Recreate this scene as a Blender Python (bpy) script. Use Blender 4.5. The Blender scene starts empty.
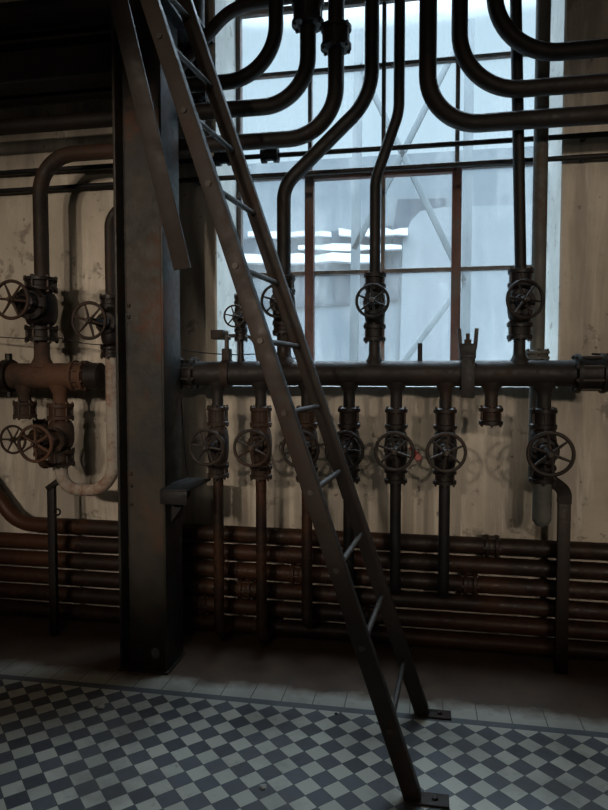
import bpy, bmesh, math, random
from mathutils import Vector, Matrix
random.seed(7)
S = bpy.context.scene
COL = S.collection
# ------------------------------------------------------------------ camera
F = 640.0; YAW = math.radians(10.6); PIT = math.atan(.05)
CAM = Vector((0, -3.7, 1.55))
cd = bpy.data.cameras.new('camera'); cam = bpy.data.objects.new('camera', cd); COL.objects.link(cam)
cam.location = CAM; cam.rotation_euler = (math.pi/2 - PIT, 0, YAW)
cd.sensor_fit = 'HORIZONTAL'; cd.sensor_width = 36; cd.lens = F/608*36
cd.clip_start = .05; cd.clip_end = 200
S.camera = cam
FW = Vector((-math.sin(YAW)*math.cos(PIT), math.cos(YAW)*math.cos(PIT), -math.sin(PIT)))
RT = Vector((math.cos(YAW), math.sin(YAW), 0)); UP = RT.cross(FW)
def ray(x, y): return FW + RT*((x-304)/F) - UP*((y-405)/F)
def P(x, y, Y):
    """point of the place that lies on the vertical plane Y"""
    r = ray(x, y); return CAM + r*((Y-CAM.y)/r.y)
def G(x, y, Z=0):
    r = ray(x, y); return CAM + r*((Z-CAM.z)/r.z)
def PX(x, Y, y=373): return P(x, y, Y).x
def PZ(y, x, Y): return P(x, y, Y).z
# ------------------------------------------------------------------ materials
class NT:
    def __init__(s, name):
        s.m = bpy.data.materials.new(name); s.m.use_nodes = True
        s.t = s.m.node_tree; s.t.nodes.clear()
        s.out = s.n('ShaderNodeOutputMaterial')
    def n(s, typ, **kw):
        o = s.t.nodes.new(typ)
        for k, v in kw.items(): setattr(o, k, v)
        return o
    def l(s, a, b): s.t.links.new(a, b)
    def obj(s, scale=(1, 1, 1), rot=(0, 0, 0), world=False):
        m = s.n('ShaderNodeMapping'); m.inputs['Scale'].default_value = scale; m.inputs['Rotation'].default_value = rot
        if world: s.l(s.n('ShaderNodeNewGeometry').outputs['Position'], m.inputs[0])
        else: s.l(s.n('ShaderNodeTexCoord').outputs['Object'], m.inputs[0])
        return m.outputs[0]
    def noise(s, vec, scale, detail=5, rough=.6, dist=0):
        q = s.n('ShaderNodeTexNoise'); q.inputs['Scale'].default_value = scale; q.inputs['Detail'].default_value = detail
        q.inputs['Roughness'].default_value = rough; q.inputs['Distortion'].default_value = dist
        s.l(vec, q.inputs['Vector']); return q.outputs['Fac']
    def ramp(s, fac, stops, interp='LINEAR'):
        r = s.n('ShaderNodeValToRGB'); e = r.color_ramp.elements; r.color_ramp.interpolation = interp
        while len(e) > 1: e.remove(e[-1])
        e[0].position = stops[0][0]; e[0].color = (*c3(stops[0][1]), 1)
        for p, c in stops[1:]:
            q = e.new(p); q.color = (*c3(c), 1)
        s.l(fac, r.inputs[0]); return r.outputs[0]
    def mix(s, fac, a, b, mode='MIX'):
        m = s.n('ShaderNodeMix', data_type='RGBA', blend_type=mode)
        if isinstance(fac, (int, float)): m.inputs[0].default_value = fac
        else: s.l(fac, m.inputs[0])
        for i, v in ((6, a), (7, b)):
            if isinstance(v, (tuple, list, float, int)): m.inputs[i].default_value = (*c3(v), 1)
            else: s.l(v, m.inputs[i])
        return m.outputs[2]
    def math(s, op, a, b=0.0, c=0.0):
        m = s.n('ShaderNodeMath', operation=op)
        for i, v in enumerate((a, b, c)):
            if isinstance(v, (int, float)): m.inputs[i].default_value = v
            else: s.l(v, m.inputs[i])
        return m.outputs[0]
    def bsdf(s, col, rough=.6, metal=0.0, bump=None, bs=.3, bd=.01, spec=.5):
        b = s.n('ShaderNodeBsdfPrincipled')
        for key, v in (('Base Color', col), ('Roughness', rough), ('Metallic', metal)):
            if isinstance(v, (int, float)): b.inputs[key].default_value = v
            elif isinstance(v, (tuple, list)): b.inputs[key].default_value = (*v, 1)
            else: s.l(v, b.inputs[key])
        b.inputs['Specular IOR Level'].default_value = spec
        if bump is not None:
            u = s.n('ShaderNodeBump'); u.inputs['Strength'].default_value = bs; u.inputs['Distance'].default_value = bd
            s.l(bump, u.inputs['Height']); s.l(u.outputs[0], b.inputs['Normal'])
        s.l(b.outputs[0], s.out.inputs[0]); return b
def c3(c): return (c, c, c) if isinstance(c, (int, float)) else tuple(c)

def steel(name, dark, mid, rust, rough=.5, amount=.5, scale=9, metal=.25, bs=.2):
    t = NT(name); v = t.obj(world=True)
    a = t.noise(v, scale, 6, .65); b = t.noise(v, scale*5, 4, .7); c = t.noise(v, 2.3, 3)
    base = t.ramp(a, [(.32, dark), (.68, mid)])
    k = t.math('MULTIPLY_ADD', b, .45, t.math('MULTIPLY', c, .75))
    m = t.ramp(k, [(.72-amount*.3, 0), (.86-amount*.3, 1)])
    col = t.mix(m, base, rust)
    r = t.ramp(b, [(.3, rough-.14), (.7, rough+.2)])
    t.bsdf(col, r, metal, b, bs, .004, .28); return t.m
M = {}
M['black'] = steel('black_steel', (0.0048, 0.0048, 0.0053), (0.0115, 0.0110, 0.0110), (0.0192, 0.0130, 0.0086), .55, .3, 9, .0)
M['pipe'] = steel('dark_pipe_paint', (0.0089, 0.0078, 0.0071), (0.0171, 0.0145, 0.0127), (0.0230, 0.0134, 0.0089), .58, .35, 9, .0)
M['brown'] = steel('brown_pipe_rust', (0.0131, 0.0091, 0.0071), (0.0282, 0.0186, 0.0136), (0.0428, 0.0227, 0.0136), .62, .5, 9, 0)
M['rust'] = steel('rusty_iron', (0.0221, 0.0145, 0.0102), (0.0467, 0.0289, 0.0204), (0.0808, 0.0399, 0.0229), .75, .5, 12, 0)
M['floor_pipe'] = steel('sooty_rusty_pipe', (0.0084, 0.0054, 0.0042), (0.0240, 0.0132, 0.0084), (0.0510, 0.0216, 0.0108), .5, .55, 8, .1)
M['column'] = steel('column_steel', (0.0112, 0.0136, 0.0144), (0.0440, 0.0368, 0.0280), (0.0680, 0.0304, 0.0176), .5, .36, 3.2, .1, .5)
M['ladder'] = steel('ladder_steel', (.022, .0165, .0138), (.040, .031, .0255), (.05, .027, .019), .55, .2, 3, .0, .0)
M['rung'] = steel('worn_rung_steel', (.05, .047, .044), (.09, .083, .075), (.07, .045, .032), .4, .3, 20, .3, .05)
M['grey_pipe'] = steel('grey_green_pipe_paint', (.06, .062, .055), (.10, .102, .09), (.07, .05, .036), .6, .3, 8, 0)
M['valve'] = steel('cast_iron_dark', (0.0059, 0.0049, 0.0044), (0.0142, 0.0112, 0.0093), (0.0223, 0.0123, 0.0078), .5, .4, 14, .1)
M['wheel'] = steel('handwheel_iron', (0.0192, 0.0150, 0.0126), (0.0372, 0.0288, 0.0228), (0.0480, 0.0276, 0.0180), .5, .45, 20, .15)
M['pale'] = steel('flaking_pale_pipe', (.20, .175, .145), (.36, .33, .28), (.17, .08, .05), .75, .38, 6, 0)
M['frame'] = steel('window_frame_paint', (.07, .065, .06), (.13, .12, .11), (.12, .06, .045), .65, .35, 10, 0)
M['casement'] = steel('red_brown_frame_paint', (.06, .028, .022), (.11, .055, .042), (.08, .065, .058), .65, .4, 10, 0)
M['nut'] = steel('bolt_steel', (0.0315, 0.0270, 0.0234), (0.0675, 0.0558, 0.0468), (0.0810, 0.0450, 0.0288), .5, .4, 30, .2)
t = NT('red_plastic'); t.bsdf((.22, .035, .025), .5); M['red'] = t.m
t = NT('paper_scrap'); t.bsdf(t.ramp(t.noise(t.obj(), 30), [(.3, (.3, .29, .26)), (.7, (.5, .48, .44))]), .8); M['scrap'] = t.m

# aged plaster
t = NT('aged_plaster'); v = t.obj(world=True)
big = t.noise(v, 1.1, 6, .62, .4)
base = t.ramp(big, [(.3, (.34, .295, .235)), (.5, (.49, .44, .36)), (.70, (.60, .555, .475))])
strk = t.noise(t.obj((4.2, 1, .6), world=True), 1.0, 6, .65, .5)
base = t.mix(t.ramp(strk, [(.47, 0), (.60, .62)]), base, (.255, .235, .205))
strk2 = t.noise(t.obj((6, 1, .9), world=True), 1.3, 5, .65, .4)
base = t.mix(t.ramp(strk2, [(.55, 0), (.64, .6)]), base, (.62, .58, .50))
spot = t.noise(v, 4.2, 7, .72, .3)
base = t.mix(t.ramp(spot, [(.585, 0), (.63, .7)]), base, (.17, .155, .13))
chip = t.noise(v, 17, 5, .7)
base = t.mix(t.ramp(chip, [(.635, 0), (.67, .8)]), base, (.11, .095, .08))
# damp stain with a ragged edge high on the wall
sp = t.n('ShaderNodeSeparateXYZ'); t.l(v, sp.inputs[0])
edge = t.math('MULTIPLY_ADD', t.noise(v, 6, 5), .35, sp.outputs[2])
base = t.mix(t.ramp(t.math('SUBTRACT', edge, 3.15), [(.53, 0), (.56, .6)]), base, (.13, .1, .07))
fine = t.noise(v, 60, 4, .7)
t.bsdf(base, .92, 0, t.math('ADD', t.math('MULTIPLY', fine, .3), spot), .35, .012, .2); M['wall'] = t.m

t = NT('dark_plaster'); v = t.obj(world=True)
t.bsdf(t.ramp(t.noise(v, 2, 5), [(.3, (.1, .085, .065)), (.7, (.2, .17, .13))]), .95); M['shell'] = t.m
t = NT('whitewashed_reveal'); v = t.obj(world=True)
rv = t.noise(v, 3, 6, .65)
t.bsdf(t.mix(t.ramp(t.noise(v, 9, 6, .7), [(.58, 0), (.64, .7)]), t.ramp(rv, [(.3, (.42, .43, .40)), (.7, (.62, .63, .60))]), (.22, .21, .18)), .9, 0, rv, .3, .01); M['reveal'] = t.m

# floor: diagonal checker tiles, dark line, pale border row, dirty screed
TD = .108
t = NT('checker_tiles'); v = t.obj(world=True)
sp = t.n('ShaderNodeSeparateXYZ'); t.l(v, sp.inputs[0])
X, Y = sp.outputs[0], sp.outputs[1]
x0 = t.math('DIVIDE', t.math('ADD', X, .36), TD); y0 = t.math('DIVIDE', t.math('ADD', Y, .922), TD)
u = t.math('ADD', t.math('ADD', x0, y0), 1000.5); w = t.math('ADD', t.math('SUBTRACT', x0, y0), 1000.5)
iu = t.math('FLOOR', u); iw = t.math('FLOOR', w)
par = t.math('MODULO', t.math('ADD', iu, iw), 2.0)
def edge_d(q): return t.math('ABSOLUTE', t.math('SUBTRACT', t.math('FRACT', q), .5))
gr = t.math('GREATER_THAN', t.math('MAXIMUM', edge_d(u), edge_d(w)), .482)
cx = t.n('ShaderNodeCombineXYZ'); t.l(iu, cx.inputs[0]); t.l(iw, cx.inputs[1])
wn = t.n('ShaderNodeTexWhiteNoise', noise_dimensions='2D'); t.l(cx.outputs[0], wn.inputs[0])
dk = t.mix(wn.outputs[0], (.06, .066, .076), (.11, .12, .138))
lt = t.mix(wn.outputs[0], (.44, .44, .38), (.56, .555, .48))
til = t.mix(t.math('LESS_THAN', par, .5), lt, dk)
til = t.mix(gr, til, (.075, .072, .065))
# border strips
bx = t.math('FRACT', t.math('DIVIDE', t.math('ADD', X, 20), .15))
bj = t.math('GREATER_THAN', t.math('ABSOLUTE', t.math('SUBTRACT', bx, .5)), .485)
bn = t.noise(t.obj((6.6, 3, 1), world=True), 1, 2)
strip = t.mix(bn, (.085, .095, .11), (.13, .14, .15))
row = t.mix(bj, t.mix(bn, (.34, .335, .29), (.45, .44, .38)), (.1, .095, .08))
col = t.mix(t.math('GREATER_THAN', Y, -.862), til, strip)
col = t.mix(t.math('GREATER_THAN', Y, -.818), col, row)
wob = t.math('MULTIPLY_ADD', t.noise(v, 5, 5), .2, Y)
col = t.mix(t.ramp(t.math('ADD', wob, .655), [(.0, 0), (.09, 1)]), col, t.ramp(t.noise(v, 7, 6), [(.3, (.06, .037, .024)), (.7, (.13, .08, .052))]))
d1 = t.noise(v, 2.1, 6, .65); d2 = t.noise(v, 14, 6, .75)
col = t.mix(t.ramp(d1, [(.5, 0), (.68, .5)]), col, (.10, .085, .07))
col = t.mix(t.ramp(d2, [(.6, 0), (.7, .45)]), col, (.07, .06, .05))
hgt = t.math('SUBTRACT', t.math('MULTIPLY', d2, .4), gr)
t.bsdf(col, t.ramp(d2, [(.3, .42), (.7, .72)]), 0, hgt, .2, .003, .4); M['floor'] = t.m

# dirty glass: clear and frosted by grime
t = NT('grimy_glass'); v = t.obj(world=True)
tr = t.n('ShaderNodeBsdfTransparent'); tr.inputs[0].default_value = (.82, .89, .95, 1)
tl = t.n('ShaderNodeBsdfTranslucent'); tl.inputs[0].default_value = (.23, .265, .28, 1)
gl = t.n('ShaderNodeBsdfGlossy'); gl.inputs['Roughness'].default_value = .45; gl.inputs[0].default_value = (.6, .65, .7, 1)
gn = t.noise(v, 2.6, 6, .65, .6); gs = t.noise(t.obj((8, 1, .9), world=True), 1, 3, .55)
fac = t.ramp(t.math('MULTIPLY_ADD', gs, .5, t.math('MULTIPLY', gn, .5)), [(.40, .05), (.54, .13), (.64, .36)])
m1 = t.n('ShaderNodeMixShader'); t.l(fac, m1.inputs[0]); t.l(tr.outputs[0], m1.inputs[1]); t.l(tl.outputs[0], m1.inputs[2])
m2 = t.n('ShaderNodeMixShader'); m2.inputs[0].default_value = .03; t.l(m1.outputs[0], m2.inputs[1]); t.l(gl.outputs[0], m2.inputs[2])
t.l(m2.outputs[0], t.out.inputs[0]); M['glass'] = t.m

def plain(name, c0, c1, scale=2, rough=.9):
    t = NT(name); v = t.obj(world=True)
    t.bsdf(t.ramp(t.noise(v, scale, 6, .65), [(.3, c0), (.7, c1)]), rough); M[name] = t.m
plain('facade_render', (.058, .073, .084), (.082, .097, .109), .8)
plain('bare_brick_patch', (.005, .010, .018), (.014, .023, .034), 3)
plain('pale_render_patch', (.09, .106, .117), (.112, .128, .139), 1)
plain('snow', (.36, .385, .40), (.46, .48, .50), 3)
plain('mast_paint', (.03, .045, .054), (.045, .06, .068), 3, .6)
plain('yard_snow', (.1, .105, .115), (.14, .145, .155), 1)
# ------------------------------------------------------------------ mesh builder
def basis(axis):
    a = Vector(axis).normalized()
    h = Vector((0, 0, 1)) if abs(a.z) < .9 else Vector((1, 0, 0))
    x = h.cross(a).normalized(); y = a.cross(x).normalized()
    return a, x, y
class MB:
    def __init__(s): s.bm = bmesh.new()
    def ring(s, c, x, y, r, n, ph=0):
        return [s.bm.verts.new(c + x*(r*math.cos(ph+2*math.pi*i/n)) + y*(r*math.sin(ph+2*math.pi*i/n))) for i in range(n)]
    def skin(s, A, B):
        n = len(A)
        for i in range(n): s.bm.faces.new((A[i], A[(i+1) % n], B[(i+1) % n], B[i]))
    def box(s, c, d, rot=None, bev=0):
        c = Vector(c); hx, hy, hz = d[0]/2, d[1]/2, d[2]/2
        R = rot or Matrix.Identity(3)
        vs = [s.bm.verts.new(c + R @ Vector((x*hx, y*hy, z*hz))) for z in (-1, 1) for x, y in ((-1, -1), (1, -1), (1, 1), (-1, 1))]
        fs = [s.bm.faces.new([vs[i] for i in q]) for q in ((3, 2, 1, 0), (4, 5, 6, 7), (0, 1, 5, 4), (1, 2, 6, 5), (2, 3, 7, 6), (3, 0, 4, 7))]
        if bev:
            es = list({e for f in fs for e in f.edges})
            bmesh.ops.bevel(s.bm, geom=es, offset=bev, segments=2, affect='EDGES', profile=.5)
        return s
    def bar(s, p, q, wdir, w, th, bev=.002):
        """rectangular bar from p to q; w along wdir, th across"""
        p = Vector(p); q = Vector(q); a = (q-p); L = a.length; a.normalize()
        wd = Vector(wdir); wd = (wd - a*wd.dot(a)).normalized(); td = a.cross(wd)
        R = Matrix((wd, td, a)).transposed()
        return s.box((p+q)/2, (w, th, L), R, bev)
    def lathe(s, prof, o=(0, 0, 0), axis=(0, 0, 1), n=24, ph=0):
        a, x, y = basis(axis); o = Vector(o); last = None
        for i, (r, h) in enumerate(prof):
            R = s.ring(o + a*h, x, y, max(r, .0005), n, ph)
            if last: s.skin(last, R)
            else: s.bm.faces.new(R[::-1])
            last = R
        s.bm.faces.new(last); return s
    def tube(s, path, r, n=18):
        pts = [Vector(p) for p in path]
        d0 = (pts[1]-pts[0]).normalized(); _, x, y = basis(d0); last = None; pd = d0
        for i, p in enumerate(pts):
            d = (pts[min(i+1, len(pts)-1)] - pts[max(i-1, 0)]).normalized()
            q = pd.rotation_difference(d); x = q @ x; y = q @ y; pd = d
            R = s.ring(p, x, y, r if not callable(r) else r(i/(len(pts)-1)), n)
            if last: s.skin(last, R)
            else: s.bm.faces.new(R[::-1])
            last = R
        s.bm.faces.new(last); return s
    def torus(s, c, axis, R, r, n=36, k=10):
        a, x, y = basis(axis); c = Vector(c); rings = []
        for i in range(n):
            t_ = 2*math.pi*i/n; d = x*math.cos(t_) + y*math.sin(t_)
            rings.append(s.ring(c + d*R, d, a, r, k))
        for i in range(n): s.skin(rings[i], rings[(i+1) % n])
        return s
    def prism(s, poly, ext):
        A = [s.bm.verts.new(Vector(p)) for p in poly]; B = [s.bm.verts.new(Vector(p)+Vector(ext)) for p in poly]
        s.bm.faces.new(A[::-1]); s.bm.faces.new(B); s.skin(A, B); return s
    def build(s, name, mat, parent=None, org=None, ang=40):
        if org is not None: bmesh.ops.translate(s.bm, verts=s.bm.verts[:], vec=-Vector(org))
        bmesh.ops.recalc_face_normals(s.bm, faces=s.bm.faces[:])
        me = bpy.data.meshes.new(name); s.bm.to_mesh(me); s.bm.free()
        me.shade_smooth(); me.set_sharp_from_angle(angle=math.radians(ang))
        me.materials.append(M[mat] if isinstance(mat, str) else mat)
        o = bpy.data.objects.new(name, me); COL.objects.link(o)
        if parent: o.parent = parent
        elif org is not None: o.location = org
        return o
def fillet(pts, rad, seg=10):
    """polyline with rounded corners"""
    pts = [Vector(p) for p in pts]; out = [pts[0]]
    for i in range(1, len(pts)-1):
        r = rad[i-1] if isinstance(rad, (list, tuple)) else rad
        a, b, c = pts[i-1], pts[i], pts[i+1]
        u = (a-b).normalized(); w = (c-b).normalized(); th = u.angle(w)
        d = min(r/math.tan(th/2), (a-b).length*.97, (c-b).length*.97); r = d*math.tan(th/2)
        bis = (u+w).normalized(); ctr = b + bis*(r/math.sin(th/2))
        s0 = (b+u*d)-ctr; s1 = (b+w*d)-ctr; ax = s0.cross(s1).normalized(); an = s0.angle(s1)
        for k in range(seg+1): out.append(ctr + Matrix.Rotation(an*k/seg, 3, ax) @ s0)
    out.append(pts[-1]); return out
def tag(o, label, cat, group=None, kind=None):
    if kind: o['kind'] = kind
    if label: o['label'] = label
    if cat: o['category'] = cat
    if group: o['group'] = group
    return o
def thing(name, label, cat, loc=(0, 0, 0), group=None):
    o = bpy.data.objects.new(name, None); o.empty_display_size = .05; COL.objects.link(o); o.location = loc
    return tag(o, label, cat, group)
def struct(name, mb, mat):
    return tag(mb.build(name, mat), None, None, None, 'structure')
def child_copy(o, parent, loc=None, rot=None):
    c = o.copy(); COL.objects.link(c); c.parent = parent
    if loc is not None: c.location = loc
    if rot is not None: c.rotation_euler = rot
    return c
# ------------------------------------------------------------------ setting
RX0, RX1, RY0, RZ1 = -4.4, 2.7, -8.0, 5.2
WX0, WX1, WZ0, WZ1 = -1.235, .73, 1.46, 4.75
TH = .55; GY = .45
m = MB()
m.box(((RX0+WX0)/2, TH/2, RZ1/2), (WX0-RX0, TH, RZ1)); m.box(((RX1+WX1)/2, TH/2, RZ1/2), (RX1-WX1, TH, RZ1))
m.box(((WX0+WX1)/2, TH/2, WZ0/2), (WX1-WX0, TH, WZ0)); m.box(((WX0+WX1)/2, TH/2, (WZ1+RZ1)/2), (WX1-WX0, TH, RZ1-WZ1))
struct('wall_back', m, 'wall')
struct('wall_left', MB().box((RX0-.1, (RY0+TH)/2, RZ1/2), (.2, TH-RY0, RZ1)), 'shell')
struct('wall_right', MB().box((RX1+.1, (RY0+TH)/2, RZ1/2), (.2, TH-RY0, RZ1)), 'wall')
struct('wall_front', MB().box(((RX0+RX1)/2, RY0-.1, RZ1/2), (RX1-RX0+.4, .2, RZ1)), 'shell')
struct('ceiling', MB().box(((RX0+RX1)/2, (RY0+TH)/2, RZ1+.1), (RX1-RX0+.4, TH-RY0+.2, .2)), 'shell')
struct('floor', MB().box(((RX0+RX1)/2, RY0/2, -.1), (RX1-RX0, -RY0, .2)), 'floor')
# plastered lining of the window recess
m = MB()
m.box((WX0+.006, GY/2, (WZ0+WZ1)/2), (.012, GY-.004, WZ1-WZ0)); m.box((WX1-.006, GY/2, (WZ0+WZ1)/2), (.012, GY-.004, WZ1-WZ0))
m.box(((WX0+WX1)/2, GY/2, WZ0+.006), (WX1-WX0-.03, GY-.004, .012))
struct('trim_1', m, 'reveal')
# window: slender steel glazing bars with a heavier hinged casement
win = bpy.data.objects.new('window_1', None); COL.objects.link(win); win.location = (0, GY, WZ0); win['kind'] = 'structure'
VX = [WX0+.012, -.735, -.264, .190, WX1-.012]
HZ = [WZ0+.012, P(382, 271.5, GY).z, P(382, 172, GY).z, P(382, 66, GY).z, P(260, 14, GY).z, WZ1]
m = MB(); o = win.location
for x, w in ((VX[0]+.015, .03), (VX[4]-.015, .03)): m.box((x, GY, (WZ0+WZ1)/2), (w, .06, WZ1-WZ0), None, .004)
for z, w in ((WZ0+.03, .05), (WZ1-.02, .04)): m.box((0-.25, GY, z), (WX1-WX0-.03, .06, w), None, .004)
for x in VX[1:4]: m.box((x, GY, (WZ0+WZ1)/2), (.026, .045, WZ1-WZ0-.02), None, .004)
for i, z in enumerate(HZ[1:5]): m.box(((WX0+WX1)/2, GY-(.0 if i < 3 else .01), z), (WX1-WX0-.03, .04, .026 if i < 3 else .036), None, .004)
m.build('window_frame', 'frame', win, o)
m = MB()
for x in (VX[1], VX[3]): m.box((x, GY-.02, (WZ0+HZ[2])/2), (.058, .06, HZ[2]-WZ0-.02), None, .005)
m.box(((VX[1]+VX[3])/2, GY-.02, HZ[2]-.012), (VX[3]-VX[1], .06, .05), None, .005)
m.build('casement_frame', 'casement', win, o)
for i in range(4):
    for j in range(5):
        x0, x1, z0, z1 = VX[i], VX[i+1], HZ[j], HZ[j+1]
        g = MB().box(((x0+x1)/2, GY+.012, (z0+z1)/2), (x1-x0-.014, .004, z1-z0-.014)).build('glass_pane', 'glass', win, o)
# ------------------------------------------------------------------ beyond the window
FY = 7.0
tag(MB().box((-1, 20, -.6), (60, 38.5, .2)).build('ground', 'yard_snow'), None, None, None, 'structure')
b = thing('neighbouring_building', 'hazy grey blue building seen through the grimy window, with snow on its ledges', 'building', (-1, FY, -.5))
o = b.location
MB().box((-1, FY+2, 2.3), (22, 4, 5.6)).build('facade', 'facade_render', b, o)
def fpoly(pts, d, name, mat):
    q = [P(x, y, FY) for x, y in pts]
    return MB().prism([v_ + Vector((0, -d, 0)) for v_ in q], (0, d+.02, 0)).build(name, mat, b, o)
fpoly([(398, 200), (446, 199), (443, 208), (420, 212), (411, 222), (403, 240), (398, 300), (392, 300), (394, 225)], .05, 'broken_patch', 'bare_brick_patch')
fpoly([(240, 240), (392, 226), (394, 300), (240, 312)], .04, 'brick_band', 'bare_brick_patch')
fpoly([(411, 222), (420, 212), (443, 208), (540, 205), (540, 420), (398, 420), (403, 240)], .06, 'render_patch', 'pale_render_patch')
def ledge(x0, x1, y0, y1, d):
    pts = [(x0, y1)]; n = 9
    for k in range(n+1): pts.append((x0+(x1-x0)*k/n, y0+random.uniform(-1.6, 1.6)))
    pts.append((x1, y1))
    for k in range(1, 6): pts.append((x1+(x0-x1)*k/6, y1+random.uniform(-1, 2.5)))
    fpoly(pts, d, 'snowy_ledge', 'snow')
ledge(250, 332, 234, 238, .14); ledge(340, 408, 231, 237, .16); ledge(300, 402, 247, 251, .18); ledge(236, 384, 256, 264, .22)
mst = thing('steel_mast', 'pale grey lattice mast with crossed braces standing beyond the window panes', 'mast', P(357, 420, 4.2))
o = mst.location
def line(x0, y0, x1, y1, w, name):
    MB().bar(P(x0, y0, 4.2), P(x1, y1, 4.2), (1, 0, .3), w, .07, .004).build(name, 'mast_paint', mst, o)
line(359, 30, 353, 420, .11, 'post'); line(470, 20, 464, 420, .11, 'post')
line(462, 35, 354, 250, .07, 'brace'); line(360, 65, 464, 282, .07, 'brace'); line(464, 282, 360, 420, .07, 'brace')
# ------------------------------------------------------------------ steel column
CX0, CX1, CYF, CYB = -1.547, -1.287, -.66, -.43
cxm = (CX0+CX1)/2
ctr = Vector((cxm, (CYF+CYB)/2, 0))
c = thing('steel_column', 'tall dark rusty H-section steel column standing on the floor beside the leaning ladder', 'column', ctr)
for x in (CX0+.007, CX1-.007):
    MB().box((x, ctr.y, RZ1/2+.006), (.014, CYB-CYF, RZ1-.012), None, .003).build('flange', 'column', c, ctr)
hz = PZ(652, 156, -.56); hx = PX(156, -.56, 652)
# web plate with a round hole near the foot
bm = MB(); wy0, wy1 = -.575, -.560
N = 24; hr = .027
def webface(y):
    ring_ = [bm.bm.verts.new((hx+hr*math.cos(2*math.pi*k/N), y, hz+hr*1.15*math.sin(2*math.pi*k/N))) for k in range(N)]
    xl, xr, zb, zt = CX0+.014, CX1-.014, .012, hz+.35
    pts_ = []
    for k in range(N):
        a_ = 2*math.pi*k/N; dx, dz = math.cos(a_), math.sin(a_)
        sx = ((xr-hx) if dx > 0 else (hx-xl))/max(abs(dx), 1e-6); sz = ((zt-hz) if dz > 0 else (hz-zb))/max(abs(dz), 1e-6)
        q = min(sx, sz); pts_.append([hx+dx*q, hz+dz*q])
    for cx_, cz_ in ((xl, zb), (xr, zb), (xl, zt), (xr, zt)):
        k = min(range(N), key=lambda i_: (pts_[i_][0]-cx_)**2+(pts_[i_][1]-cz_)**2); pts_[k] = [cx_, cz_]
    out_ = [bm.bm.verts.new((a_, y, b_)) for a_, b_ in pts_]
    return ring_, out_
r0, o0 = webface(wy0); r1, o1 = webface(wy1)
for A, B in ((r0, o0), (o1, r1), (r1, r0)): bm.skin(A, B)
bm.box((cxm, (wy0+wy1)/2, (hz+.35+RZ1)/2), (CX1-CX0-.028, wy1-wy0, RZ1-hz-.352))
bm.build('web', 'column', c, ctr, 30)
MB().box((cxm, ctr.y, .006), (CX1-CX0+.02, CYB-CYF+.02, .012), None, .002).build('base_plate', 'column', c, ctr)
for zz in (1.02, .955, .86, 1.9, 1.84):
    MB().lathe([(.011, 0), (.010, .005), (.006, .009), (.001, .011)], (CX0+.035, wy0, zz), (0, -1, 0), 12).build('rivet', 'column', c, ctr)
bz = PZ(483, 190, -.5)
m = MB(); m.box((CX1+.072, -.55, bz), (.142, .36, .012), None, .002)
m.prism([(CX1, -.60, bz-.006), (CX1+.12, -.60, bz-.006), (CX1+.10, -.60, bz-.06), (CX1, -.60, bz-.20)], (0, .012, 0))
m.box((CX1+.007, -.52, bz-.09), (.012, .16, .2), None, .002); m.box((CX1+.072, -.724, bz-.035), (.142, .012, .07), None, .002)
m.build('bracket', 'black', c, ctr)
# flat steel brace in front of the column
a_, b_ = P(109, -40, -1.03), P(182.5, 269, -.69)
m = MB(); m.bar(a_, b_, (1, 0, .3), .086, .016, .002)
tag(m.build('diagonal_brace', 'ladder', None, b_), 'flat steel brace slanting down across the upper face of the steel column', 'brace')
# ------------------------------------------------------------------ ladder
N0 = G(414, 799); N1 = P(150, 0, -1.39)
F0 = G(423, 714); F1 = P(184, 0, -.985)
L = thing('ladder', 'steel ladder with round rungs leaning up from the checkered floor in front of the pipes', 'ladder', N0)
nd = (N1-N0); fd = (F1-F0)
def at_z(p, d, z): return p + d*((z-p.z)/d.z)
ZT = 3.55
for p, d in ((N0, nd), (F0, fd)):
    MB().bar(at_z(p, d, .012), at_z(p, d, ZT), (1, 0, .3), .064, .052, .004).build('rail', 'ladder', L, N0)
for k, yy in enumerate((727, 645, 568, 491, 413, 341, 267, 186, 113, 40, -38)):
    # height of each rung from where it meets the near rail
    t0 = 0; best = None
    for q in range(0, 1400):
        p = N0 + nd*(q/1200); w_ = p-CAM
        y_ = 405 - F*w_.dot(UP)/w_.dot(FW)
        if best is None or abs(y_-yy) < best[0]: best = (abs(y_-yy), p.copy())
    p = best[1]; q = at_z(F0, fd, p.z); e = (q-p).normalized()*.032
    MB().tube([p-e, q+e], .0115, 12).build('rung', 'rung', L, N0)
for p in (N0, F0):
    m = MB(); m.box((p.x+.05, p.y, .005), (.15, .07, .010), None, .002); m.lathe([(.012, 0), (.012, .008), (.004, .012)], (p.x+.075, p.y, .010), (0, 0, 1), 6)
    m.build('foot_plate', 'ladder', L, N0)
# overhead beam that the ladder leans on, just above the view
tx = at_z(N0, nd, 3.42).x
ob = MB(); zc = 3.42
ob.box((tx-.11, -1.3, zc+.07), (.12, 2.6, .014), None, .002); ob.box((tx-.11, -1.3, zc-.07), (.12, 2.6, .014), None, .002); ob.box((tx-.11, -1.3, zc), (.012, 2.6, .13))
tag(ob.build('overhead_beam', 'black', None, (tx-.11, 0, zc)), 'dark overhead steel beam that the top of the ladder rests against', 'beam')
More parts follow.
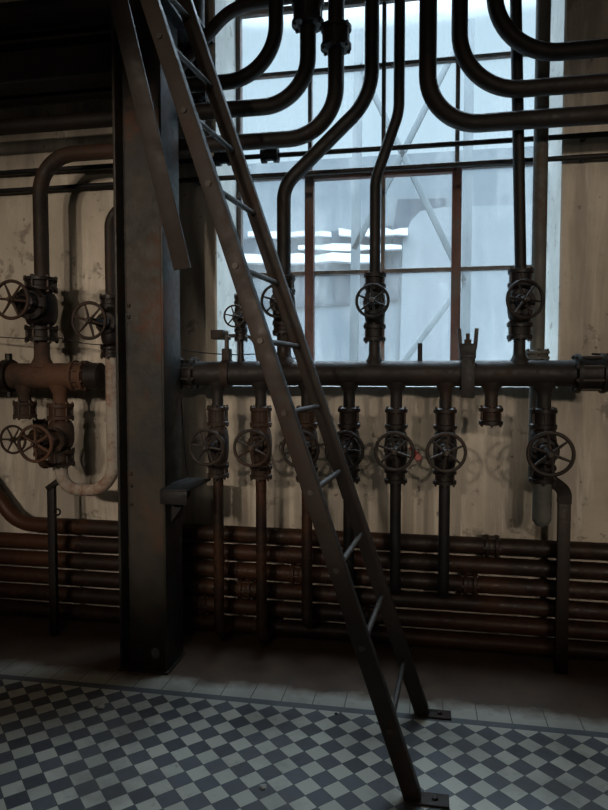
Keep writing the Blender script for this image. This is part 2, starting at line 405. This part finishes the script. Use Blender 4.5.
# ------------------------------------------------------------------ flanged valves and pipes
PYL = -.35            # plane of the valve row
def bolt_bm(h0, h1, r=.0075):
    m = MB(); m.lathe([(r*.55, h0-.012), (r*.55, h1+.012)], n=8)
    m.lathe([(r, h0-.008), (r, h0)], n=6); m.lathe([(r, h1), (r, h1+.008)], n=6); return m
def flange_pair(parent, z0, z1, pr, fr, mat, name='flange', loc=(0, 0, 0), nb=6, axis='Z', ph=None):
    """two bolted collars from z0 to z1 with a narrower waist; bolts are sub-parts"""
    th = min(.018, (z1-z0)*.3)
    m = MB(); m.lathe([(pr, z0-.006), (fr*.8, z0-.001), (fr, z0), (fr, z0+th), (fr*.84, z0+th+.004), (fr*.80, (z0+z1)/2), (fr*.84, z1-th-.004), (fr, z1-th), (fr, z1), (fr*.8, z1+.001), (pr, z1+.006)])
    f = m.build(name, mat, parent); f.location = loc
    if axis == 'X': f.rotation_euler = (0, math.pi/2, 0)
    proto = None
    for k in range(nb):
        an = 2*math.pi*(k+.5)/nb if ph is None else ph+2*math.pi*k/nb
        pos = (fr*.88*math.cos(an), fr*.88*math.sin(an), 0)
        if proto is None: proto = bolt_bm(z0, z1, fr*.12).build('bolt', 'nut', f); proto.location = pos
        else: child_copy(proto, f, pos)
    return f
def handwheel(parent, R, y, ph, wmat, spokes=6, tilt=(0, 0)):
    r = R*.085
    w = MB().torus((0, 0, 0), (0, 1, 0), R-r, r).build('handwheel', wmat, parent)
    w.location = (0, y, 0); w.rotation_euler = (tilt[0], ph, tilt[1])
    MB().lathe([(R*.15, -.016), (R*.19, -.008), (R*.19, .012), (R*.12, .018)], axis=(0, 1, 0), n=16).build('hub', wmat, w)
    MB().lathe([(R*.10, .016), (R*.10, .03)], axis=(0, -1, 0), n=6).build('stem_nut', 'nut', w)
    p = None
    for k in range(spokes):
        a = 2*math.pi*k/spokes
        if p is None:
            m = MB(); n_ = 6
            m.tube([Vector((R*.12+(R*.84)*q/n_, .004*math.sin(math.pi*q/n_), 0)) for q in range(n_+1)], lambda u_: R*(.075-.025*u_), 8)
            p = m.build('spoke', wmat, w)
        else: child_copy(p, w, None, (0, a, 0))
    return w
def valve(label, X, Y, Z, top, bot, pr, fr, br_, wr, wy, mat='valve', wmat='wheel', ph=.2, group=None, name='globe_valve', tilt=(0, 0)):
    """top=(z0,z1) and bot=(z0,z1) of the bolted flanges relative to wheel height Z"""
    v = thing(name, label, 'valve', (X, Y, Z), group)
    h = min(top[0], -bot[1])
    m = MB()
    prof = [(pr*1.15, bot[1]-.004)]
    n_ = 12; za, zb = bot[1], top[0]; mid = (za+zb)/2
    for k in range(n_+1):
        u_ = -1 + 2*k/n_; prof.append((pr*1.2+(br_-pr*1.2)*math.sqrt(max(0, 1-abs(u_)**2.4)), mid + u_*(zb-za)/2))
    prof.append((pr*1.15, top[0]+.004))
    m.lathe(prof, n=24); m.build('body', mat, v)
    k = -wy
    m = MB(); m.lathe([(br_*.72, 0), (br_*.72, br_*.95), (br_*1.0, br_*.97), (br_*1.0, br_*1.22), (br_*.66, br_*1.25), (br_*.52, min(br_*1.7, k*.72)), (br_*.34, min(br_*1.75, k*.74)), (br_*.3, k*.82), (br_*.12, k*.83)], axis=(0, -1, 0), n=20)
    for q in range(6):
        a = 2*math.pi*(q+.5)/6
        m.lathe([(br_*.11, br_*.9), (br_*.11, br_*1.34)], (br_*.86*math.cos(a), 0, br_*.86*math.sin(a)), (0, -1, 0), 6)
    m.build('bonnet', mat, v)
    MB().lathe([(wr*.075, k*.78), (wr*.075, k+.024)], axis=(0, -1, 0), n=12).build('stem', 'nut', v)
    flange_pair(v, top[0], top[1], pr, fr, mat, 'upper_flange'); flange_pair(v, bot[0], bot[1], pr, fr, mat, 'lower_flange')
    handwheel(v, wr, wy, ph, wmat, 6, tilt)
    return v
HC = P(420, 373.5, PYL).z        # axis height of the long manifold
VROW = 'globe valves under the long manifold'
lowpx = [218, 261, 307, 349, 396, 445]
lowlab = ['brown globe valve under the long manifold, nearest the steel column',
          'brown globe valve under the long manifold, second in the row from the steel column',
          'globe valve under the long manifold, third from the column, behind the ladder rail',
          'dark globe valve under the long manifold, fourth from the column',
          'dark globe valve under the long manifold with a small red tag hanging beside its wheel',
          'dark globe valve under the long manifold, sixth from the column, just past the red tag']
lowx = []
Zv = 1.165
for i, (px, lb) in enumerate(zip(lowpx, lowlab)):
    X = PX(px, PYL, 440); lowx.append(X)
    valve(lb, X, PYL, Zv, (.10, .20), (-.185, -.115), .031, .060, .060, .100, -.19, 'valve' if i > 2 else 'brown', 'wheel' if i < 2 else 'valve' if i < 4 else 'wheel', .15+.31*i, VROW, tilt=(random.uniform(-.06, .06), random.uniform(-.06, .06)))
XE = PX(543, PYL, 440)
valve('last globe valve under the long manifold, above the rounded drip pocket', XE, PYL, Zv+.005, (.105, .20), (-.165, -.085), .036, .066, .066, .110, -.20, 'valve', 'wheel', .35, VROW, tilt=(.05, -.12))
# long manifold header
MX0, MX1 = PX(196, PYL), PX(572, PYL)
mo = Vector((MX0, PYL, HC))
h = thing('manifold_header', 'long thick horizontal steam manifold below the window with valves hanging under it', 'pipe manifold', mo)
MB().tube([(MX0-.01, PYL, HC), (MX1+.01, PYL, HC)], .066, 28).build('header_pipe', 'pipe', h, mo)
def neck(X, zfar, r, up=False):
    s_ = 1 if up else -1
    z0 = HC + s_*.045; L_ = abs(zfar-z0)
    prof = [(r*1.75, 0), (r*1.6, .018), (r*1.25, .034), (r*1.03, .052), (r, .07), (r, L_)]
    return MB().lathe(prof, (X, PYL, z0), (0, 0, s_), 20).build('outlet_neck', 'pipe', h, mo)
ztopf = Zv + .20
for X in lowx: neck(X, ztopf, .031)
neck(XE, Zv+.205, .036)
XD = PX(491, PYL, 410); zd = Zv+.21
neck(XD, zd, .032)
f = flange_pair(h, -.085, 0, .03, .06, 'valve', 'blank_flange', Vector((XD, PYL, zd))-mo)
flange_pair(h, -.06, .045, .066, .088, 'pipe', 'end_flange', Vector((MX0-.045, PYL, HC))-mo, 8, 'X')
flange_pair(h, -.005, .13, .066, .098, 'valve', 'end_flange', Vector((MX1+.02, PYL, HC))-mo, 8, 'X')
# upright stubs on top of the manifold
upx = {k: PX(v_, PYL, 340) for k, v_ in dict(s=284, e=374.5, i=519.5, small=241).items()}
for k, r in (('s', .038), ('e', .029), ('i', .029), ('small', .014)):
    zf = {'s': PZ(333, 284, PYL), 'e': PZ(342, 374, PYL), 'i': PZ(340, 520, PYL), 'small': PZ(340, 241, PYL)}[k]
    neck(upx[k], zf, r, True)
MB().lathe([(.014, 0), (.012, .02), (.012, .10)], (PX(420, PYL, 355), PYL, HC+.055), (0, 0, 1), 12).build('vent_stub', 'pipe', h, mo)
# upper valves
UV = 'valves standing on top of the long manifold'
def upv(key, px, wyp, t0, t1, b0, b1, pr, fr, br_, wr, wy, lb, **kw):
    X = upx[key]; Z = PZ(wyp, px, PYL)
    zz = [PZ(q, px, PYL)-Z for q in (t0, t1, b0, b1)]
    return valve(lb, X, PYL, Z, (zz[1], zz[0]), (zz[3], zz[2]), pr, fr, br_, wr, wy, group=UV, **kw), Z+zz[0], Z+zz[3]
_, e_top, _ = upv('e', 374, 304, 274, 288, 325, 341, .029, .058, .055, .086, -.15, 'black globe valve on the manifold under the slim S-bent pipe', mat='black', wmat='black', ph=.4)
_, i_top, _ = upv('i', 519, 303, 270, 287, 323, 339, .029, .062, .062, .096, -.16, 'black globe valve on the manifold at the window edge opposite the ladder', mat='black', wmat='valve', ph=.1, tilt=(0, .3))
_, s_top, _ = upv('s', 284, 304, 277, 293, 322, 334, .037, .062, .062, .088, -.16, 'globe valve on the manifold partly hidden behind the ladder rail', mat='valve', wmat='valve', ph=.3)
_, m_top, _ = upv('small', 241, 318, 296, 304, 329, 340, .016, .036, .036, .060, -.12, 'smallest globe valve with a little wheel on a thin stub near the window corner', mat='valve', wmat='wheel', ph=.2)
# clamps on the manifold
X = PX(467, PYL)
cl = thing('pipe_clamp', 'forked saddle clamp with two upright prongs gripping the long manifold', 'clamp', (X, PYL, HC)); o = cl.location
m = MB()
m.box((X, PYL-.075, HC-.02), (.066, .014, .20), None, .003); m.box((X, PYL, HC+.085), (.075, .155, .022), None, .003); m.box((X, PYL+.074, HC), (.066, .014, .17), None, .003)
m.box((X, PYL-.03, HC+.115), (.08, .05, .07), None, .004); m.build('strap', 'black', cl, o)
for s_ in (-1, 1):
    MB().prism([(X+s_*.044, PYL-.045, HC+.12), (X+s_*.026, PYL-.045, HC+.12), (X+s_*.034, PYL-.045, HC+.225), (X+s_*.052, PYL-.045, HC+.225)], (0, .035, 0)).build('prong', 'valve', cl, o)
MB().lathe([(.02, 0), (.02, .02), (.011, .022), (.011, .05)], (X, PYL-.03, HC+.15), (0, 0, 1), 6).build('bolt', 'nut', cl, o)
X = PX(227, PYL)
cl = thing('pipe_clamp', 'strap clamp with a domed bolt around the manifold end near the column', 'clamp', (X, PYL, HC)); o = cl.location
m = MB(); m.lathe([(.067, -.022), (.078, -.022), (.078, .022), (.067, .022)], (X, PYL, HC), (1, 0, 0), 28)
m.box((X, PYL, HC+.10), (.045, .06, .07), None, .008); m.build('strap', 'brown', cl, o)
MB().lathe([(.012, 0), (.012, .05), (.022, .052), (.022, .07), (.010, .074), (.010, .095)], (X, PYL, HC+.13), (0, 0, 1), 10).build('bolt', 'nut', cl, o)
# arched bracket on the manifold
X0, X1 = PX(228, PYL+.02), PX(257, PYL+.02); Za, Zb = HC+.06, PZ(341, 240, PYL+.02)
ab = thing('arched_bracket', 'pale arched iron bracket behind the small valve on the manifold', 'bracket', (X1, PYL+.05, HC+.07)); o = ab.location
pth = fillet([(X0-.06, PYL+.05, Zb+.03), (X1-.02, PYL+.05, Zb+.03), (X1+.01, PYL+.05, HC+.05)], .07, 10)
m = MB()
for p, q in zip(pth[:-1], pth[1:]): m.bar(p, q, (0, 1, 0), .07, .016, 0)
m.build('arch', 'brown', ab, o); MB().box((X0-.05, PYL+.03, Zb+.035), (.07, .10, .05), None, .004).build('lug', 'brown', ab, o)
# ------------------------------------------------------------------ drop pipes and the stack of pipes along the wall foot
FYP = -.115; fz = [.605-.108*i for i in range(6)]
goal = [5, 5, 4, 3, 2, 2]
words_ = ['first', 'second', 'third', 'fourth', 'fifth', 'sixth']
gl_ = ['rusty vertical drop pipe nearest the column bracket, running down to the lowest pipes',
       'rusty vertical drop pipe second from the column, ending above a flanged coupling',
       'dark vertical drop pipe third from the column, passing behind the ladder rail',
       'dark vertical drop pipe between the ladder rails under the fourth valve',
       'black vertical drop pipe under the valve with the red tag',
       'black vertical drop pipe under the sixth valve, beyond the red tag']
for i, X in enumerate(lowx):
    zt = Zv-.185; zg = fz[goal[i]] + (.0 if i else .02)
    pth = fillet([(X, PYL, zt-.002), (X, PYL, zg), (X, FYP-.035, zg)], .075, 8)
    o = Vector((X, PYL, zt))
    d = MB().tube(pth, .029, 18).build('drop_pipe', 'floor_pipe' if i < 3 else 'black', None, o)
    tag(d, gl_[i], 'pipe', 'vertical drop pipes under the valve row')
pl_ = ['topmost of the six stacked rusty pipes along the wall foot', 'second from the top of the six stacked rusty pipes along the wall foot',
       'third from the top of the six stacked rusty pipes along the wall foot', 'fourth from the top of the six stacked rusty pipes along the wall foot',
       'fifth from the top of the six stacked rusty pipes along the wall foot', 'lowest of the six stacked rusty pipes, just above the floor by the wall']
coup = {0: [491], 2: [298, 470], 3: [246], 4: [202, 372], 5: [263]}
for i, z in enumerate(fz):
    xr = RX1-.001
    if i == 0:
        q = P(-22, 470, FYP); pth = fillet([q, (PX(18, FYP, 528), FYP, z), (xr, FYP, z)], .22, 12)
    else: pth = [(RX0+.001, FYP, z), (xr, FYP, z)]
    o = Vector((0, FYP, z))
    if i in coup:
        t_ = thing('wall_pipe', pl_[i], 'pipe', o, 'six stacked pipes along the wall foot')
        MB().tube(pth, .046, 20).build('pipe_tube', 'floor_pipe', t_, o)
        for px in coup[i]:
            flange_pair(t_, -.035, .035, .047, .062, 'floor_pipe', 'coupling', Vector((PX(px, FYP, 560), FYP, z))-o, 6, 'X')
    else:
        tag(MB().tube(pth, .046, 20).build('wall_pipe', 'floor_pipe', None, o), pl_[i], 'pipe', 'six stacked pipes along the wall foot')
# upright supports for the stack
# rounded drip pocket under the end valve
zt = Zv+.005-.165; zb = PZ(527, 540, PYL)
prof = [(.036, 0)] + [(.046, .006), (.046, zt-zb-.05)] + [(.046*math.cos(a*math.pi/16), zt-zb-.05+.05*math.sin(a*math.pi/16)) for a in range(1, 8)]
dp = MB().lathe(prof, (XE, PYL, zt), (0, 0, -1), 22).build('drip_pocket', 'grey_pipe', None, (XE, PYL, zt))
tag(dp, 'round-ended dead pipe pocket hanging under the last valve by the bent post', 'pipe')
# bent flat-bar post
xp = PX(563, -.27, 560); ztp = PZ(496, 563, -.27)
po = Vector((xp, -.27, 0))
bp = thing('bent_post', 'square steel post with a bent arm reaching to the drip pocket', 'post', po)
pth = [(xp, -.27, .0), (xp, -.27, ztp-.03)]
MB().bar(pth[0], pth[1], (1, 0, 0), .062, .03, .003).build('upright', 'valve', bp, po)
m = MB(); cpts = fillet([(xp, -.27, ztp-.035), (xp, -.27, ztp+.03), (XE+.03, -.30, ztp+.10)], .06, 8)
for p, q in zip(cpts[:-1], cpts[1:]): m.bar(p, q+(q-p).normalized()*.006, (0, 1, 0), .055, .062, 0)
m.build('arm', 'valve', bp, po)
# ------------------------------------------------------------------ upper bent pipes
def pipe(label, pts, rads, r, mat, fl=(), name='bent_pipe', group=None, seg=14, cat='pipe'):
    pth = fillet(pts, rads, seg) if len(pts) > 2 else [Vector(p) for p in pts]
    o = Vector(pth[0])
    if not fl: return tag(MB().tube(pth, r, 22).build(name, mat, None, o), label, cat, group)
    t_ = thing(name, label, cat, o, group); MB().tube(pth, r, 22).build('pipe_tube', mat, t_, o)
    for (pos, z0, z1, fr, ax_) in fl: flange_pair(t_, z0, z1, r, fr, mat, 'flange', Vector(pos)-o, 6, ax_)
    return t_
BEN = 'bent overhead pipes by the window'
YA = -.345; ZHI = RZ1-.001
def hv(yh, xh, xv, Y, xend, top=ZHI):
    """horizontal run through pixel height yh at column xh, turning up at column xv"""
    z = PZ(yh, xh, Y); X = PX(xv, Y, 40)
    return [(xend, Y, z), (X, Y, z), (X, Y, top)]
XL = RX0+.001
pipe('overhead pipe that bends up highest beside the upper ladder rail', hv(80, 250, 276, YA, XL), .27, .039, 'pipe', group=BEN)
q = hv(108, 250, 308, YA, XL); zf = PZ(16, 308, YA)
pipe('overhead pipe bending up at the window bar with a bolted flange at its top edge', q, .24, .042, 'pipe', [((q[1][0], YA, zf), -.05, .07, .085, 'Z')], group=BEN)
# left arch runs into the third bend
zc_ = PZ(141, 260, YA); XA = PX(41, YA, 230); Xc = PX(336, YA, 60)
zl = PZ(277, 41, YA)
pipe('brown pipe arching over from the large valve beyond the column', [(XA, YA, zl), (XA, YA, zc_), (cxm-.012, YA, zc_)], .21, .042, 'brown', group=BEN)
pipe('lowest pipe from the column, bending up to a bolted flange before the window', [(cxm+.012, YA, zc_), (Xc, YA, zc_), (Xc, YA, ZHI)], .25, .042, 'pipe', [((Xc, YA, PZ(38, 337, YA)), -.055, .055, .08, 'Z')], group=BEN)
# S-shaped pipes down to the upper valves
XS0 = PX(372, PYL, 40)
pipe('S-shaped pipe sweeping down across the window to the valve behind the ladder', [(XS0, PYL, ZHI), (XS0, PYL, PZ(97, 372, PYL)), (upx['s'], PYL, PZ(186, 284, PYL)), (upx['s'], PYL, s_top)], [.32, .17], .037, 'black', group=BEN)
XE0 = PX(399.5, PYL, 40)
pipe('slim S-bent pipe running down the window to the middle valve', [(XE0, PYL, ZHI), (XE0, PYL, PZ(112, 399, PYL)), (upx['e'], PYL, PZ(180, 376, PYL)), (upx['e'], PYL, e_top)], [.3, .22], .028, 'black', group=BEN)
YB = -.45; XR = RX1-.001
for yh, xv, rad, r, lb in ((114.5, 428, .25, .043, 'lowest of three overhead pipes bending up from the bare plaster side of the window'),
                        (82.5, 459.5, .29, .039, 'middle of three overhead pipes bending up from the bare plaster side of the window'),
                        (48, 494, .30, .039, 'highest of three overhead pipes bending up from the bare plaster side of the window')):
    pipe(lb, hv(yh, 604, xv, YB, XR), rad, r, 'pipe', group=BEN)
pipe('straight vertical pipe down to the valve at the window edge', [P(513.5, -130, PYL), (upx['i'], PYL, i_top)], 0, .028, 'black', name='vertical_pipe')
XJ = PX(539, -.2, 250); 
zj = PZ(478, 536, -.2)
pipe('thicker grey vertical pipe passing behind the long manifold at the window edge', [(XJ, -.2, ZHI), (XJ, -.2, zj)], 0, .036, 'grey_pipe', [((XJ, -.2, PZ(357, 539, -.2)), -.012, .03, .062, 'Z')], name='vertical_pipe')
YK = -.26
q0, q1, q2 = P(176, 62, YK), P(232, 7, YK), P(300, -12, YK)
pipe('short brown slanting pipe crossing high between the ladder rails', [q0+Vector((-.35, .0, -.38)), q1, q2+Vector((.6, 0, 0.0))], .3, .034, 'brown', group=BEN)
# riser beside the column top
XV = PX(197, -.13, 60)
pipe('dark riser high between the column and the window with a flange low on it', [(XV, -.13, ZHI), (XV, -.13, PZ(108, 250, YA)), (XV, YA+.035, PZ(108, 250, YA))], .06, .045, 'pipe', [((XV, -.13, PZ(98, 197, -.13)), -.035, .04, .075, 'Z')], name='vertical_pipe')
# thin conduits along the wall
YT = -.06
for ya, yb, lb, fit in ((173, 134, 'upper of two thin conduits running along the wall across the window', (224, 270)), (190, 157, 'lower of two thin conduits running along the wall across the window', ())):
    za, zb_ = P(0, ya, YT), P(608, yb, YT); z = (za.z+zb_.z)/2
    o = Vector((XL, YT, z))
    t_ = thing('conduit', lb, 'conduit', o, 'two thin wall conduits')
    MB().tube([(XL, YT, z), (XR, YT, z)], .0145, 12).build('conduit_tube', 'black', t_, o)
    for px in fit:
        x = PX(px, YT, 160); m = MB()
        for dx in (-.036, .036): m.lathe([(.042, -.014), (.042, .014)], (x+dx, YT, z), (1, 0, 0), 12)
        m.lathe([(.03, -.05), (.03, .05)], (x, YT, z), (1, 0, 0), 12); m.lathe([(.02, 0), (.02, .055), (.04, .057), (.04, .068)], (x, YT, z), (0, 0, 1), 10)
        m.build('fitting', 'black', t_, o)
    for x in (-3.2, -2.4, -1.32, .82, 1.5):
        MB().box((x, YT/2, z), (.02, -YT, .03), None, .002).build('wall_hook', 'black', t_, o)
# small thread wire along the manifold
def wire(lb, pts, r, name='wire', cat='wire', mat='black'):
    pth = []
    for a, b2 in zip(pts[:-1], pts[1:]):
        a, b2 = Vector(a), Vector(b2)
        for k in range(8): pth.append(a.lerp(b2, k/8) + Vector((0, 0, -.012*math.sin(math.pi*k/8))))
    pth.append(Vector(pts[-1])); return tag(MB().tube(pth, r, 6).build(name, mat, None, pth[0]), lb, cat)
wire('thin wire sagging from the column to the window corner above the manifold', [P(183, 350, -.43), P(258, 354, -.2), P(312, 358, -.2)], .0035)
wire('thin wire strung between the two upright valves beyond the column', [P(-30, 334, -.3), P(60, 338, -.3), P(112, 345, -.3)], .0035)
wire('thin cable leaving the flanged end of the manifold along bare plaster', [P(592, 354, -.3), P(640, 349, -.2), P(700, 345, -.008)], .006, 'cable', 'cable')
wire('thin black cable hanging beside the column down to its bracket', [P(181, 396, -.425), P(184, 440, -.41), P(188, 476, -.40)], .004, 'cable', 'cable')
# red tag
q = P(417, 455, -.50); hk = P(410, 449, -.525)
rt_ = thing('red_tag', 'small red tag hung beside the wheel of a dark valve under the manifold', 'tag', q); o = q
m = MB(); m.lathe([(.015, -.006), (.018, -.003), (.018, .003), (.015, .006)], q+Vector((.004, 0, -.012)), (.2, -1, .1), 16); m.build('disc', 'red', rt_, o)
MB().bar(hk+Vector((0, 0, .01)), q+Vector((0, 0, .004)), (0, 0, 1), .016, .006, .001).build('strap', 'red', rt_, o)
MB().torus(q+Vector((-.005, 0, .018)), (0, 1, 0), .013, .003, 16, 6).build('wire_loop', 'nut', rt_, o)
# ------------------------------------------------------------------ group beyond the column
YLF = -.35
# short header
HX0, HX1 = XL, PX(74, YLF)
HL = P(50, 376, YLF).z; o = Vector((HX1, YLF, HL))
h2 = thing('manifold_header', 'short rusty brown manifold beyond the column with a bolted end flange', 'pipe manifold', o)
MB().tube([(HX0, YLF, HL), (HX1+.01, YLF, HL)], .074, 26).build('header_pipe', 'rust', h2, o)
flange_pair(h2, 0, .08, .074, .088, 'rust', 'end_flange', (0, 0, 0), 8, 'X')
MB().lathe([(.07, 0), (.075, .004), (.075, .08), (.06, .09)], (HX1+.088, YLF, HL), (1, 0, 0), 26).build('end_cap', 'black', h2, o)
X = PX(9, YLF); m = MB(); m.lathe([(.076, -.025), (.095, -.022), (.095, .022), (.076, .025)], (X, YLF, HL), (1, 0, 0), 26)
m.lathe([(.02, 0), (.02, .045)], (X, YLF, HL+.085), (0, 0, 1), 8); m.lathe([(.02, 0), (.02, .04)], (X, YLF, HL-.085), (0, 0, -1), 8)
m.build('clamp_ring', 'valve', h2, o)
def neck2(X, z, r, up, mat='rust'):
    s_ = 1 if up else -1; z0 = HL+s_*.05
    MB().lathe([(r*1.6, 0), (r*1.35, .025), (r*1.05, .05), (r, .07), (r, abs(z-z0))], (X, YLF, z0), (0, 0, s_), 20).build('outlet_neck', mat, h2, o)
def lv(px, wy_, t0, t1, b0, b1, pr, fr, br_, wr, wy, lb, **kw):
    X = PX(px, YLF, wy_); Z = PZ(wy_, px, YLF); zz = [PZ(q_, px, YLF)-Z for q_ in (t0, t1, b0, b1)]
    valve(lb, X, YLF, Z, (zz[1], zz[0]), (zz[3], zz[2]), pr, fr, br_, wr, wy, group='valves beyond the column', **kw)
    return X, Z+zz[0], Z+zz[3]
X, _, zb_ = lv(41, 305, 278, 291, 327, 341, .042, .092, .092, .108, -.27, 'large globe valve on top of the short rusty manifold under the arched pipe', mat='valve', wmat='brown', ph=.1)
neck2(X, zb_, .044, True)
X, ut, ub = lv(111, 324, 296, 308, 346, 357, .030, .060, .058, .102, -.24, 'globe valve close against the column at the top of the pale U-shaped pipe', mat='valve', wmat='brown', ph=.25)
XU = X
pipe('slim pipe bending behind the column above the valve on the pale U-shaped pipe', [(XU+.34, YLF, PZ(207, 118, YLF)), (XU, YLF, PZ(207, 118, YLF)), (XU, YLF, ut)], .11, .028, 'brown')
X61, zt61, zb61 = lv(61, 439, 404, 419, 450, 465, .034, .074, .074, .105, -.25, 'globe valve under the short rusty manifold with the pale U-shaped pipe at its foot', mat='brown', wmat='rust', ph=.5)
neck2(X61, zt61, .040, False)
X25 = PX(25, YLF, 410); zb25 = PZ(402, 25, YLF)
neck2(X25, zb25, .036, False)
flange_pair(h2, -.09, 0, .034, .066, 'rust', 'blank_flange', Vector((X25, YLF, zb25))-o)
# second small wheel, on a pipe standing behind
XW = PX(13, -.43, 440)
valve('small rusty valve behind the larger wheels at the edge below the short manifold', XW, -.16, P(12, 440, -.45).z, (.05, .09), (-.12, -.07), .024, .046, .046, .085, -.27, mat='rust', wmat='rust', ph=.0, group='valves beyond the column')
zq = P(12, 440, -.45).z-.12
pipe('short rusty elbow joining the small rusty valve to the plaster wall', [(XW, -.16, zq), (XW, -.16, zq-.07), (XW, -.001, zq-.07)], .05, .024, 'rust', name='elbow_pipe')
# pale U pipe
zu = PZ(490, 90, YLF)
pipe('pale flaking U-shaped pipe hanging under the valve beyond the column', [(XU, YLF, ub), (XU, YLF, zu), (X61, YLF, zu+.0), (X61, YLF, zb61)], [.15, .10], .035, 'pale', name='u_shaped_pipe')
# hooked post
XPp = PX(53, -.32, 560); zt = PZ(487, 53, -.32); po = Vector((XPp, -.32, 0))
hp = thing('hooked_post', 'dark flat steel post with an angled top under the pale U-shaped pipe', 'post', po)
MB().bar((XPp, -.32, 0), (XPp, -.32, zt), (1, 0, 0), .046, .03, .003).build('upright', 'black', hp, po)
MB().bar((XPp-.02, -.32, zt-.01), (XPp+.065, -.32, zt+.05), (0, 1, 0), .05, .03, .003).build('angled_top', 'black', hp, po)
MB().torus((XPp+.035, -.32, PZ(512, 58, -.32)), (0, 1, 0), .018, .006, 16, 8).build('ring', 'black', hp, po)
# overhead girders beyond the column
xa = CX0-.004
gz0, gz1 = PZ(80, 100, -.5), PZ(40, 100, -.5)
m = MB(); xm = (XL+xa)/2; wd = xa-XL
m.box((xm, -.5, (gz0+gz1)/2), (wd, .012, gz1-gz0)); m.box((xm, -.5, gz0), (wd, .14, .016), None, .002); m.box((xm, -.5, gz1), (wd, .14, .016), None, .002)
tag(m.build('girder', 'black', None, (xm, -.5, gz0)), 'dark riveted girder joined to the column high above the short manifold', 'girder')
z = PZ(30, 100, -.33); tag(MB().tube([(XL, -.33, z), (PX(152, -.33, 30), -.33, z)], .06, 20).build('overhead_pipe', 'black', None, (XL, -.33, z)), 'thick dark pipe running just above the girder beyond the column', 'pipe')  # brown pipe coloured black, standing in for the lack of light up here
z = PZ(6, 100, -.52); tag(MB().tube([(XL, -.5, z), (xa, -.5, z)], .075, 20).build('overhead_pipe', 'black', None, (XL, -.5, z)), 'thick black pipe along the very top, above the girder and another pipe', 'pipe')
# crumbs on the floor
for (x, y, s_, lb) in ((101, 707, .022, 'pale grey plaster lump on the dim tiles near the column foot'), (263, 788, .016, 'tiny pale plaster crumb on a dark tile before the ladder'),
                   (336, 714, .008, 'tiny dark crumb on a pale tile by the border strip')):
    g = G(x, y); m = MB(); bmesh.ops.create_icosphere(m.bm, subdivisions=2, radius=s_)
    for v_ in m.bm.verts:
        v_.co *= random.uniform(.7, 1.15); v_.co.z = max(v_.co.z*.5, -s_*.3)
    oo = m.build('plaster_crumb', 'scrap' if s_ > .01 else 'black'); oo.location = (g.x, g.y, s_*.3); tag(oo, lb, 'debris')
# ------------------------------------------------------------------ light
w = bpy.data.worlds.new('overcast'); S.world = w; w.use_nodes = True
nt = w.node_tree; nt.nodes.clear()
out = nt.nodes.new('ShaderNodeOutputWorld'); bg = nt.nodes.new('ShaderNodeBackground'); tc = nt.nodes.new('ShaderNodeTexCoord')
sx = nt.nodes.new('ShaderNodeSeparateXYZ'); rp = nt.nodes.new('ShaderNodeValToRGB')
nt.links.new(tc.outputs['Generated'], sx.inputs[0]); nt.links.new(sx.outputs[2], rp.inputs[0])
e = rp.color_ramp.elements; e[0].position = 0; e[0].color = (.040, .048, .0505, 1); e[1].position = 1; e[1].color = (1.75, 1.88, 1.90, 1); q = e.new(.46); q.color = (.040, .048, .0505, 1); q = e.new(.62); q.color = (.62, .66, .69, 1)
nt.links.new(rp.outputs[0], bg.inputs[0]); bg.inputs[1].default_value = 20; nt.links.new(bg.outputs[0], out.inputs[0])
ld = bpy.data.lights.new('window_portal', 'AREA'); ld.shape = 'RECTANGLE'; ld.size = WX1-WX0; ld.size_y = WZ1-WZ0; ld.cycles.is_portal = True
lo = bpy.data.objects.new('window_portal', ld); COL.objects.link(lo); lo.location = ((WX0+WX1)/2, TH+.03, (WZ0+WZ1)/2); lo.rotation_euler = (-math.pi/2, 0, 0)
def spot(name, loc, target, watts, col, size, blend=.6, rad=.08):
    d = bpy.data.lights.new(name, 'SPOT'); d.energy = watts; d.color = col; d.spot_size = math.radians(size); d.spot_blend = blend; d.shadow_soft_size = rad
    o_ = bpy.data.objects.new(name, d); COL.objects.link(o_); o_.location = loc
    o_.rotation_euler = (Vector(target)-Vector(loc)).to_track_quat('-Z', 'Y').to_euler(); return o_
for lx, lz, tx_, pw in ((-2.35, 2.75, -2.2, 230), (-1.75, 2.6, -1.6, 230), (-1.15, 2.7, -.85, 230)):
    spot('shaded_lamp', (lx, -6.4, lz), (tx_, 0, 1.62), pw, (1, .83, .67), 28, .35, .09)
for lx, lz, tx_, pw in ((1.4, 2.55, .25, 200), (2.1, 2.45, 1.2, 240)):
    spot('shaded_lamp', (lx, -6.6, lz), (tx_, 0, 1.62), pw, (1, .83, .67), 28, .4, .11)
d = bpy.data.lights.new('fill_light', 'POINT'); d.energy = 65; d.color = (1, .87, .73); d.shadow_soft_size = .4  # unseen fill light, added behind the camera to soften the shadows
o_ = bpy.data.objects.new('fill_light', d); COL.objects.link(o_); o_.location = (-.3, -7.0, 4.2)
S.view_settings.view_transform = 'Standard'; S.view_settings.look = 'None'; S.view_settings.gamma = 1; S.view_settings.exposure = 0; S.view_settings.use_curve_mapping = False
S.cycles.max_bounces = 8; S.cycles.transparent_max_bounces = 12
